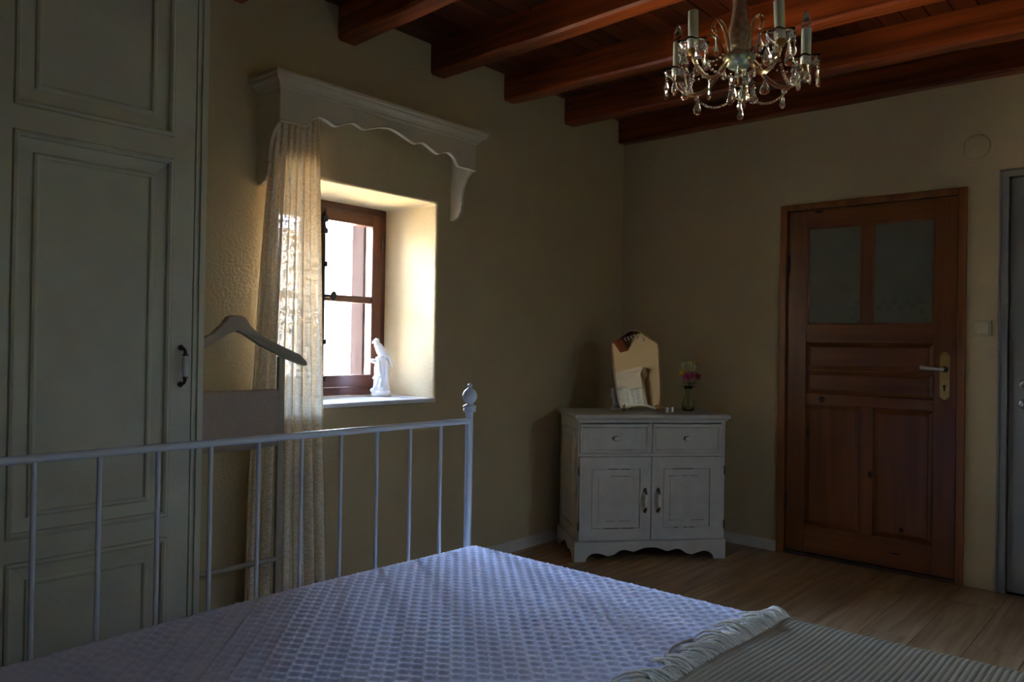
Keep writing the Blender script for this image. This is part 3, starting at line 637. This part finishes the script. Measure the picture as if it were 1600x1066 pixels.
# ---------------------------------------------------------------- vase and flowers
VX, VY = .742, .262
va = MB().lathe([(0, 0), (.030, 0), (.036, .006), (.038, .03), (.034, .055), (.022, .088), (.017, .105), (.020, .125), (.027, .150), (.0255, .150), (.0185, .125), (.0152, .105), (.020, .088), (.031, .055), (.034, .03), (.031, .010), (0, .008)], (0, 0, 0), 28)
va = va.build('glass_vase', 'vase_glass'); va.location = dloc(VX, VY); tag(va, 'small waisted clear glass vase holding flowers on the dresser', 'vase')
def bloom(kind, off, rad, mat, label, tiltv, seed, rings=4):
    rng = random.Random(seed); b = dloc(VX, VY); fl_ = empty('flower', (b[0], b[1], HT+.03)); top = Vector(off); ax = Vector(tiltv).normalized()
    q = Vector((0, 0, 1)).rotation_difference(ax).to_matrix(); mb = MB()
    for k in range(rings):
        rr = rad*(k+1)/rings; n_ = 5+2*k; opn = .25+.75*k/(rings-1 if rings > 1 else 1)
        for j in range(n_):
            a = 2*PI*j/n_+k*.5+rng.uniform(-.2, .2); hw_ = rad*.42
            vs = []
            for r_ in range(4):
                for c_ in range(4):
                    s = r_/3; t = (c_/3-.5)*2; out = rr*(s**.8)*opn+.002; z = rad*.95*(s*(1.25-.75*opn))-rad*.3+rng.uniform(-.001, .001)
                    ww = hw_*math.sin(PI*min(.92, .15+.75*s))*t
                    p = Vector((out*math.cos(a)-ww*math.sin(a), out*math.sin(a)+ww*math.cos(a), z-.25*rad*t*t*(-1 if k < 2 else .3)))
                    vs.append(q @ p+top)
            mb.add(vs, [(i*4+j2, i*4+j2+1, i*4+j2+5, i*4+j2+4) for i in range(3) for j2 in range(3)], True)
    mb.build('bloom', mat, fl_, fix=False)
    ang = math.atan2(off[1], off[0]); MB().tube(smooth_curve([(math.cos(ang)*.006*seed % .01-.003, -.004+.002*(seed % 4), -.012), (math.cos(ang)*.008, math.sin(ang)*.006, .078), (math.cos(ang)*.014, math.sin(ang)*.012, .115), tuple(top)], 4), .0018, 6).build('stem', 'leafgreen', fl_)
    for s in (0, 1):
        lf = MB(); p = Vector((math.cos(ang)*.014, math.sin(ang)*.012, .122)); dv = (Vector((top.x*.6+(s-.5)*.03, top.y, .03*s-.004))); side = dv.cross(Vector((0, 0, 1))).normalized()*.011
        lf.add([p, p+dv*.5+side, p+dv*1.05+Vector((0, 0, -.004)), p+dv*.5-side, p+dv*.5+Vector((0, 0, .003))], [(0, 1, 4), (1, 2, 4), (2, 3, 4), (3, 0, 4)], True)
        lf.build('leaf', 'leafgreen', fl_, fix=False)
    return tag(fl_, label, 'flower', 'flowers in the dresser vase')
cxv = Vector(dloc(1, 0, 0))-Vector(dloc(0, 0, 0)); cyv = Vector(dloc(0, 1, 0))-Vector(dloc(0, 0, 0))
def fo(x, y, z): v = cxv*x+cyv*y; return (v.x, v.y, z)
bloom('w', fo(.000, .0, .235), .046, 'petal_white', 'large creamy white bloom at the top of the bouquet', fo(.05, -.8, 1), 1, 5)
bloom('y', fo(-.048, -.004, .196), .022, 'petal_yellow', 'small yellow bloom low at the side of the bouquet', fo(-.8, -.8, .7), 2, 3)
bloom('y', fo(.022, -.022, .262), .014, 'petal_yellow', 'tiny yellow bud beside the big white bloom', fo(.3, -.6, .7), 7, 3)
bloom('p', fo(-.018, -.028, .176), .026, 'petal_pink', 'pink bloom over the vase rim next to the yellow flower', fo(-.4, -1, .5), 3, 4)
bloom('p', fo(.014, -.024, .186), .020, 'petal_pink', 'small deep pink bloom under the white flower', fo(.1, -1, .5), 4, 3)
bloom('r', fo(.052, -.012, .178), .024, 'petal_red', 'red bloom leaning out toward the wooden door', fo(.8, -.8, .5), 5, 4)

# ---------------------------------------------------------------- porcelain birds
def remesh(o, vox):
    m_ = o.modifiers.new('remesh', 'REMESH'); m_.mode = 'VOXEL'; m_.voxel_size = vox; m_.use_smooth_shade = True
    s_ = o.modifiers.new('smooth', 'SMOOTH'); s_.iterations = 1; s_.factor = .5
RY = lambda a: Matrix.Rotation(R(a), 3, 'Y')
mb = MB()   # x to the right, seen from the room
mb.lathe([(.048, 0), (.054, .006), (.052, .018), (.046, .035), (.040, .06), (.036, .10), (.034, .14), (.033, .18), (.030, .205), (.016, .212)], (0, 0, 0), 20, sy=.8, rib=lambda a, z: 1+.08*math.sin(5*a+z*30)+.04*math.sin(9*a-z*55))
for (x, y, z, r_, s) in ((-.038, -.01, .185, .016, 20), (-.032, -.012, .098, .011, -20), (.03, -.015, .10, .012, 0), (-.03, -.02, .03, .02, 10), (.03, -.022, .028, .018, 0), (0, -.034, .02, .018, 0)): mb.ell((x, y, z), (r_*1.3, r_*.8, r_*.8), RY(s), 10, 7)
mb.tube([(.028, -.012, .19), (.033, -.014, .15), (.031, -.016, .10), (.024, -.02, .05)], [.008, .010, .010, .006], 8)
mb.tube([(-.01, -.03, .19), (-.006, -.032, .14), (.004, -.034, .09), (0, -.034, .05)], [.006, .008, .007, .009], 8)
mb.tube([(-.034, -.015, .108), (-.01, -.034, .104), (.012, -.036, .092)], [.007, .008, .004], 8)
mb.ell((-.006, 0, .243), (.024, .021, .046), RY(-24), 14, 10); mb.ell((-.027, 0, .290), (.0165, .0155, .0165), None, 12, 8)
mb.ell((-.024, 0, .270), (.016, .015, .018), None, 10, 8)
mb.tube([(-.039, 0, .288), (-.047, 0, .283), (-.049, 0, .275)], [.008, .005, .002], 8)
mb.tube([(.010, 0, .252), (.034, .0, .216), (.050, .0, .182), (.060, 0, .152)], [.019, .014, .010, .006], 10, flat=.6)
mb.ell((.010, -.015, .240), (.012, .008, .040), RY(-30), 10, 8)
fg = mb.build('bird_figurine', 'porcelain', fix=False); fg.location = (-1.902, .255, WZ0+.020); fg.rotation_euler = (0, 0, R(-46)); remesh(fg, .0026)
tag(fg, 'white porcelain bird perched on a tree stump, standing on the window sill', 'figurine')
mb = MB().lathe([(.034, 0), (.036, .008), (.026, .018), (.020, .03), (.024, .05)], (0, 0, 0), 16, sy=.8)
mb.ell((-.004, 0, .085), (.026, .022, .042), RY(-10), 12, 9).ell((-.010, 0, .122), (.017, .015, .017)).tube([(.0, 0, .128), (.002, 0, .142), (.004, 0, .152)], [.008, .005, .002], 8).tube([(-.024, 0, .122), (-.034, 0, .118)], [.006, .002], 8).tube([(.008, 0, .07), (.022, 0, .04)], [.014, .006], 8)
o = mb.build('bird_figurine', 'porcelain', fix=False); o.location = dloc(.305, .315); o.rotation_euler = (0, 0, DRZ); remesh(o, .003)
tag(o, 'small white porcelain bird half hidden behind the dresser mirror', 'figurine')

# ---------------------------------------------------------------- bed
BX1, BY1, SP = -2.645, -1.11, .1343; BX0 = BX1-12*SP; BLEN = 2.09
bd = tag(empty('bed', ((BX0+BX1)/2, BY1-BLEN/2, 0)), 'white iron bed frame with straight spindles and ball finials', 'bed')
cxb, cyb = bd.location.x, bd.location.y
L_ = lambda x, y, z: (x-cxb, y-cyb, z)
def foot_end(y, zr, zl):
    for x in (BX0, BX1):
        po_ = MB().tube([L_(x, y, 0), L_(x, y, zr+.045)], .0128, 16).lathe([(.017, 0), (.017, .02), (.0128, .022)], L_(x, y, 0), 14).build('post', 'bed_enamel', bd)
        prof = [(.013, 0), (.021, .003), (.023, .008), (.021, .013), (.019, .015), (.023, .018), (.023, .024), (.012, .029), (.012, .033), (.020, .040), (.0255, .052), (.0255, .062), (.020, .075), (.010, .083), (.006, .086), (.0085, .091), (.0085, .096), (.004, .101), (0, .102)]
        MB().lathe(prof, L_(x, y, zr+.028), 20).build('finial', 'bed_enamel', po_)
    MB().tube([L_(BX0, y, zr), L_(BX1, y, zr)], .0098, 14).build('top_rail', 'bed_enamel', bd)
    MB().tube([L_(BX0, y, zl), L_(BX1, y, zl)], .0098, 12).build('lower_rail', 'bed_enamel', bd)
    first = None
    for k in range(1, 12):
        if first is None: first = MB().tube([L_(BX0+SP, y, zl), L_(BX0+SP, y, zr)], .0056, 10).build('spindle', 'bed_enamel', bd)
        else: c_ = first.copy(); COL.objects.link(c_); c_.location = (SP*(k-1), 0, 0)
foot_end(BY1, .933, .30); foot_end(BY1-BLEN, 1.12, .30)
for x in (BX0, BX1): MB().box(*[x-cxb-.012, x-cxb+.012], BY1-BLEN-cyb, BY1-cyb, .27, .32).build('side_rail', 'bed_enamel', bd, .002)
for k in range(9): y = BY1-.12-k*.23; MB().box(BX0-cxb, BX1-cxb, y-cyb-.035, y-cyb+.035, .30, .318).build('slat', 'bed_enamel', bd)
MT0, MT1, MYF, MYH, MZ = BX0+.03, BX1-.035, BY1-.035, BY1-BLEN+.035, .532
mo = MB().rects(MT0, MT1, MYH, MYF, [(.03, .335), (.004, .355), (0, .37), (0, .48), (.01, .505), (.05, .522)], lambda u, v, h: (u, v, h), back=.320).build('mattress', 'mattress_cloth'); mo.location = (0, 0, 0)
tag(mo, 'thick white mattress under the quilted bedspread', 'mattress')

# bedspread: draped waffle quilt with diamond relief
def drape(t, half, r_, ztop):           # arclength from the axis -> (offset, drop, normal angle)
    s = abs(t); flat = half-r_
    if s < flat: return t, 0.0, 0.0
    a = (s-flat)/r_
    if a < PI/2: return math.copysign(flat+r_*math.sin(a), t), r_*(1-math.cos(a)), math.copysign(a, t)
    return math.copysign(half, t), r_+(s-flat-r_*PI/2), math.copysign(PI/2, t)
def crown(x, y): return .012*math.cos(min(1, abs(x)/.8)*PI/2)
hw_ = (MT1-MT0)/2+.030; mx_ = (MT0+MT1)/2; rS = .075
def spread_point(u, v):
    ox, dz, an = drape(u, hw_, rS, MZ)
    # foot end: v from foot inward; rounds down behind the footboard
    rf = .07; ff = .20
    if v < ff:
        s = ff-v; a = min(s/rf, PI/2); yo = -(rf*math.sin(a)); dzf = rf*(1-math.cos(a))+max(0, s-rf*PI/2)
        y = MYF-rf-.004-yo-0
    else:
        a = 0; dzf = 0; y = MYF-rf-.004-(v-ff)
    if dzf > 0 and dz > 0:
        z = MZ-max(dz, dzf)-min(dz, dzf)*.35
        k = min(1, dzf/.07)*min(1, dz/.07); ox = math.copysign(abs(ox)-.03*k, ox); y -= .03*k
    else: z = MZ-dz-dzf
    fold = min(1, max(0, (dz-.08)/.25))
    ox += math.copysign(1, ox)*fold*(.020*math.sin(v*16)+.012*math.sin(v*37+1)+.012)
    nx = math.sin(an)*math.cos(a); ny = math.sin(a); nz = math.cos(an)*math.cos(a)+.01
    return Vector((mx_+ox, y, z+.010*math.exp(-((u)/.5)**2)*(1 if dz == 0 else 0))), Vector((nx, ny, nz)).normalized()
def waffle(u, v):
    p = (u+v)/math.sqrt(2); q = (u-v)/math.sqrt(2)
    a = abs(math.sin(PI*p/.0265)); b = math.sin(2*PI*q/.030+ (1.6 if int(math.floor(p/.0265)) % 2 else 0))
    ridge = math.exp(-(a/.26)**2)
    return .0055*ridge+.0046*(1-ridge)*(.5+.5*b)*a
ul_ = hw_-rS+rS*PI/2
top_u = list(np.arange(-ul_-.01, ul_+.012, .0044)); us_ = [-ul_-.30, -ul_-.2, -ul_-.12, -ul_-.06, -ul_-.03]+top_u+[ul_+.03+.012*i for i in range(25)]
vs_ = [.0, .04, .08]+list(np.arange(.10, 1.40, .0044))+list(np.arange(1.42, 2.08, .02))
vs = []; fs = []; nu = len(us_)
for v in vs_:
    for u in us_:
        p, n_ = spread_point(u, v); vs.append(p+n_*waffle(u, v))
for j in range(len(vs_)-1):
    for i in range(nu-1): q = j*nu+i; fs.append((q, q+1, q+nu+1, q+nu))
o = MB().add(vs, fs, True).build('bedspread', 'spread', fix=False)
tag(o, 'pale lilac white waffle bedspread with diamond texture draped over the bed', 'bedspread')

# throw: ribbed cream blanket over the head end with a tasselled edge
th = tag(empty('throw_blanket', (mx_+.3, -2.6, MZ)), 'cream ribbed throw blanket with a tasselled edge across the bedspread', 'blanket')
vth = (MYF-.074+.20)-(-2.245)      # spread arclength of the throw's edge
vs = []; fs = []; uu = list(np.arange(-.28, ul_+.30, .022)); vv_ = list(np.arange(vth, 2.10, .0021))
for v in vv_:
    for u in uu:
        p, n_ = spread_point(u, v); vs.append(p+n_*(.010+.0007*math.sin(2*PI*(v-vth)/.0125)+.003*math.sin(u*9+v*4))-Vector(th.location))
nu = len(uu)
for j in range(len(vv_)-1):
    for i in range(nu-1): q = j*nu+i; fs.append((q, q+1, q+nu+1, q+nu))
b_ = MB().add(vs, fs, True).build('cloth', 'throw', th, fix=False)
sd = b_.modifiers.new('solid', 'SOLIDIFY'); sd.thickness = .005; sd.offset = -1
mb = MB(); rng = random.Random(11)
for k in range(int((ul_+.16+.28)/.011)):
    u = -.28+k*.011+rng.uniform(-.003, .003)
    lean = rng.uniform(-.045, .045); ln = rng.uniform(.045, .095); lift = rng.uniform(.002, .022)
    for s in range(5):
        pts = []
        du = rng.uniform(-.013, .013); ph = rng.uniform(0, 6)
        for i in range(6):
            t = i/5; p, n_ = spread_point(u+du*(.4+t)+lean*t*t+.004*math.sin(ph+t*7), vth+.004-ln*t*(1+.1*math.sin(ph)))
            pts.append(p+n_*(.010+lift*math.sin(PI*t)**.8*(.6+.1*s)+.001*s)-Vector(th.location))
        mb.tube(pts, [.0026, .0030, .0028, .0028, .0026, .0014], 5)
f_ = mb.build('fringe', 'yarn', th, fix=False); f_['kind'] = 'stuff'; f_['label'] = 'loose yarn tassels along the edge'
pts = []
for i in range(14):
    t = i/13; u = ul_-.30-.34*t; p, n_ = spread_point(u, vth-.03-.085*math.sin(PI*min(1, t*1.15))**.7+.02*t); pts.append(p+n_*.006-Vector(th.location))
MB().tube(smooth_curve(pts, 3), .0032, 6).build('loose_thread', 'valet_cloth', th)

# ---------------------------------------------------------------- valet stand
vl = tag(empty('valet_stand', (-3.030, -.245, 0)), 'wooden valet stand with coat hanger top and hanging cloth beside the wardrobe', 'valet stand')
px_ = .200; VP = 'valet_paint'
for s in (-1, 1):
    MB().box(s*px_-.014, s*px_+.014, -.010, .010, .02, 1.135).build('post', VP, vl, .003)
    MB().box(s*px_-.018, s*px_+.018, -.115, .10, 0, .03).build('foot', VP, vl, .004)
# hanger: shaped shoulder bar
hp_ = [(-.296, 1.098), (-.292, 1.118), (-.262, 1.146), (-.18, 1.182), (-.10, 1.218), (-.055, 1.258), (-.036, 1.284), (-.018, 1.291), (.018, 1.291), (.036, 1.284), (.055, 1.258), (.10, 1.218), (.18, 1.182), (.262, 1.146), (.292, 1.118), (.296, 1.098), (.27, 1.104), (.20, 1.132), (.10, 1.180), (.03, 1.222), (0, 1.232), (-.03, 1.222), (-.10, 1.180), (-.20, 1.132), (-.27, 1.104)]
hb = MB(); n = len(hp_)
def hy(a): return .045*(abs(a)/.296)**2
hb.prism(hp_, lambda a, b: (a, -.017-.0+hy(a)*-.6, b), lambda a, b: (a, .017+hy(a)*-.6, b)).build('hanger', VP, vl, .006, 3)
MB().tube([(-px_, 0, .995), (px_, 0, .995)], .010, 10).build('cloth_bar', VP, vl)
MB().tube([(-px_, 0, .335), (px_, 0, .335)], .011, 10).build('lower_rung', VP, vl)
vs = []; fs = []; prof = [(-.012, .785), (-.014, .84), (-.016, .90), (-.016, .96), (-.014, .992), (-.008, 1.004), (0, 1.009), (.008, 1.004), (.014, .992), (.015, .95), (.014, .88), (.012, .80)]
for (yy, z) in prof:
    for i in range(15):
        t = i/14; vs.append((-px_+.016+t*(2*px_-.032), yy+.002*math.sin(9*t+z*7), z-.006*math.sin(PI*t)*(1 if z < .9 else .3)))
for j in range(len(prof)-1):
    for i in range(14): q = j*15+i; fs.append((q, q+1, q+16, q+15))
c_ = MB().add(vs, fs, True).build('cloth', 'valet_cloth', vl); c_.modifiers.new('s', 'SOLIDIFY').thickness = .003
c_['label'] = 'taupe cloth folded over the bar'

# ---------------------------------------------------------------- chandelier
CX, CY = -2.06, -1.80
ch = tag(empty('chandelier', (CX, CY, 2.025)), 'crystal chandelier with candle sleeves, glass arms and drop pendants hanging from the beams', 'chandelier')
Z = lambda z: z-2.0
def drop_mesh(h_, w_):
    return MB().lathe([(0, 0), (w_*.5, -h_*.02), (w_*.22, -h_*.10), (w_*.45, -h_*.35), (w_*.86, -h_*.62), (w_, -h_*.76), (w_*.8, -h_*.92), (w_*.3, -h_*.99), (0, -h_)], (0, 0, 0), 10, smooth=False, sy=.45)
D_BIG = drop_mesh(.060, .0165); D_SM = drop_mesh(.040, .0105)
BEAD = MB().ell((0, 0, 0), .0052, n=8, k=5)
meshes = {}
def inst(name, key, src, mat, loc, rz, parent):
    if key not in meshes: o_ = src.build(name, mat, parent); meshes[key] = o_.data
    else: o_ = link(name, meshes[key], parent)
    o_.location = loc; o_.rotation_euler = (0, 0, rz); return o_
MB().lathe([(.020, Z(2.185)), (.030, Z(2.195)), (.036, Z(2.215)), (.037, Z(2.235)), (.032, Z(2.262)), (.024, Z(2.30)), (.019, Z(2.34)), (.0185, Z(2.37)), (.022, Z(2.395)), (.019, Z(2.41))], (0, 0, 0), 40, rib=lambda a, z: 1.12+.09*abs(math.sin(8*a+z*60))).build('column', 'column_glass', ch)
MB().tube([(0, 0, Z(2.42)), (0, 0, Z(2.52))], .005, 8).build('rod', 'brass', ch)
MB().lathe([(.012, Z(2.128)), (.030, Z(2.132)), (.046, Z(2.146)), (.054, Z(2.163)), (.054, Z(2.170)), (.040, Z(2.184)), (.022, Z(2.192)), (.014, Z(2.194))], (0, 0, 0), 32).build('bowl', 'bowl_enamel', ch)
MB().lathe([(.010, Z(2.128)), (.014, Z(2.118)), (.011, Z(2.105)), (.016, Z(2.085)), (.012, Z(2.068)), (.005, Z(2.060)), (0, Z(2.058))], (0, 0, 0), 16).build('lower_stem', 'arm_glass', ch)
MB().lathe([(.008, Z(2.41)), (.034, Z(2.418)), (.044, Z(2.43)), (.046, Z(2.44)), (.044, Z(2.442)), (.030, Z(2.428)), (.008, Z(2.42))], (0, 0, 0), 24).build('top_dish', 'crystal', ch)
for k in range(8):
    a = 2*PI*k/8+.2; inst('bead', 'bead', BEAD, 'crystal', (.043*math.cos(a), .043*math.sin(a), Z(2.425)), 0, ch); inst('pendant', 'dsm', D_SM, 'crystal', (.043*math.cos(a), .043*math.sin(a), Z(2.419)), a+PI/2, ch)
# chain and ceiling rose
for k in range(6): 
    zc = Z(2.51)+.029*k; pts = [(.010*math.cos(t)*(k % 2 == 0), .010*math.cos(t)*(k % 2), zc+.012+.020*math.sin(t)) for t in [2*PI*i/10 for i in range(10)]]
    MB().tube(pts, .0025, 6, closed=True).build('chain_link', 'brass', ch)
MB().lathe([(0, Z(2.675)), (.012, Z(2.68)), (.035, Z(2.695)), (.05, Z(2.71)), (.05, Z(2.7165))], (0, 0, 0), 24).build('ceiling_rose', 'brass', ch)
view = math.atan2(CY-CAM.y, CX-CAM.x); RA = .228; ends = []; crgt = Vector((math.sin(view), -math.cos(view), 0))
for k in range(5):
    rel = R(-129+72*k); dv = crgt*math.cos(rel)+Vector((math.cos(view), math.sin(view), 0))*math.sin(rel); a = math.atan2(dv.y, dv.x)
    ca, sa = math.cos(a), math.sin(a); P3 = lambda r_, z: (r_*ca, r_*sa, Z(z))
    arm = MB().tube(smooth_curve([P3(.040, 2.165), P3(.060, 2.148), P3(.090, 2.105), P3(.130, 2.074), P3(.170, 2.072), P3(.205, 2.092), P3(.224, 2.114), P3(RA, 2.128)], 5), .0075, 10).build('arm', 'arm_glass', ch)
    # scroll on top of the arm
    MB().tube(smooth_curve([P3(.050, 2.165), P3(.064, 2.215), P3(.086, 2.262), P3(.118, 2.268), P3(.134, 2.245), P3(.122, 2.225), P3(.110, 2.234)], 5), [.0075]*24+[.005]*7, 8).build('scroll', 'arm_glass', arm)
    MB().lathe([(.008, 0), (.022, .003), (.034, .012), (.041, .026), (.046, .036), (.043, .036), (.037, .026), (.030, .015), (.019, .007), (.008, .004)], P3(RA, 2.134), 36, rib=lambda an, z: 1+.20*math.sin(6*an)*(z > .010)).build('bobeche', 'crystal', arm)
    MB().lathe([(.010, 0), (.015, .004), (.013, .012), (.017, .018), (.017, .024), (.010, .026)], P3(RA, 2.124), 16).build('candle_cup', 'dark_brass', arm)
    tl = Matrix.Rotation(R(random.uniform(-3, 3)), 3, 'X')
    MB().lathe([(.0165, 0), (.0165, .122), (.015, .124), (.014, .118), (0, .118)], P3(RA, 2.148), 18, tl).build('candle_sleeve', 'candle_sleeve', arm)
    if k in (2, 3, 4):
        MB().lathe([(.011, 0), (.016, .014), (.0165, .022), (.013, .042), (.007, .058), (.002, .068), (0, .069)], P3(RA, 2.268), 16).build('bulb', 'bulb_glass', arm)
    for j in range(7):
        an = a+2*PI*j/7; bx, by = RA*ca+.043*math.cos(an), RA*sa+.043*math.sin(an)
        big = j in (0, 2, 4, 5)
        inst('bead', 'bead', BEAD, 'crystal', (bx, by, Z(2.150)), 0, arm); inst('bead', 'bead', BEAD, 'crystal', (bx, by, Z(2.138)), 0, arm)
        inst('pendant', 'dbig' if big else 'dsm', D_BIG if big else D_SM, 'crystal', (bx, by, Z(2.132)), an+random.uniform(-1, 1), arm)
    inst('bead', 'bead', BEAD, 'crystal', (.150*ca, .150*sa, Z(2.062)), 0, arm); inst('pendant', 'dbig', D_BIG, 'crystal', (.150*ca, .150*sa, Z(2.056)), a+.8, arm)
    inst('bead', 'bead', BEAD, 'crystal', (.118*ca, .118*sa, Z(2.214)), 0, arm); inst('pendant', 'dbig', D_BIG, 'crystal', (.118*ca, .118*sa, Z(2.208)), a+.4, arm)
    ends.append((RA*ca, RA*sa))
    a2 = a+R(36); inst('pendant', 'dsm', D_SM, 'crystal', (.05*math.cos(a2), .05*math.sin(a2), Z(2.132)), a2, ch)
for k in range(5):
    p = Vector((*ends[k], 0)); q = Vector((*ends[(k+1) % 5], 0)); sw_ = MB()
    nb = 25
    for i in range(nb+1):
        t = i/nb; c_ = p.lerp(q, t)*.93; c_.z = Z(2.132)-.085*(1-(2*t-1)**2); sw_.ell(c_, (.0052, .0052, .0052), n=7, k=5)
    sw_.build('bead_swag', 'crystal', ch, fix=False)
    st = MB()
    for i in range(12):
        t = i/11; c_ = p.lerp(Vector((0, 0, 0)), t*.78); c_.z = Z(2.150)+(2.20-2.150)*t-.05*(1-(2*t-1)**2); st.ell(c_, .0042, n=7, k=5)
    st.build('bead_strand', 'crystal', ch, fix=False)
for k, (r_, z_) in enumerate(((.016, 2.074), (.016, 2.080), (.014, 2.070))): inst('pendant', 'dbig', D_BIG, 'crystal', (r_*math.cos(k*2.1), r_*math.sin(k*2.1), Z(z_)), k*1.3, ch)
inst('pendant', 'dsm', D_SM, 'crystal', (0, 0, Z(2.030)), .5, ch); inst('bead', 'bead', BEAD, 'crystal', (0, 0, Z(2.036)), 0, ch)
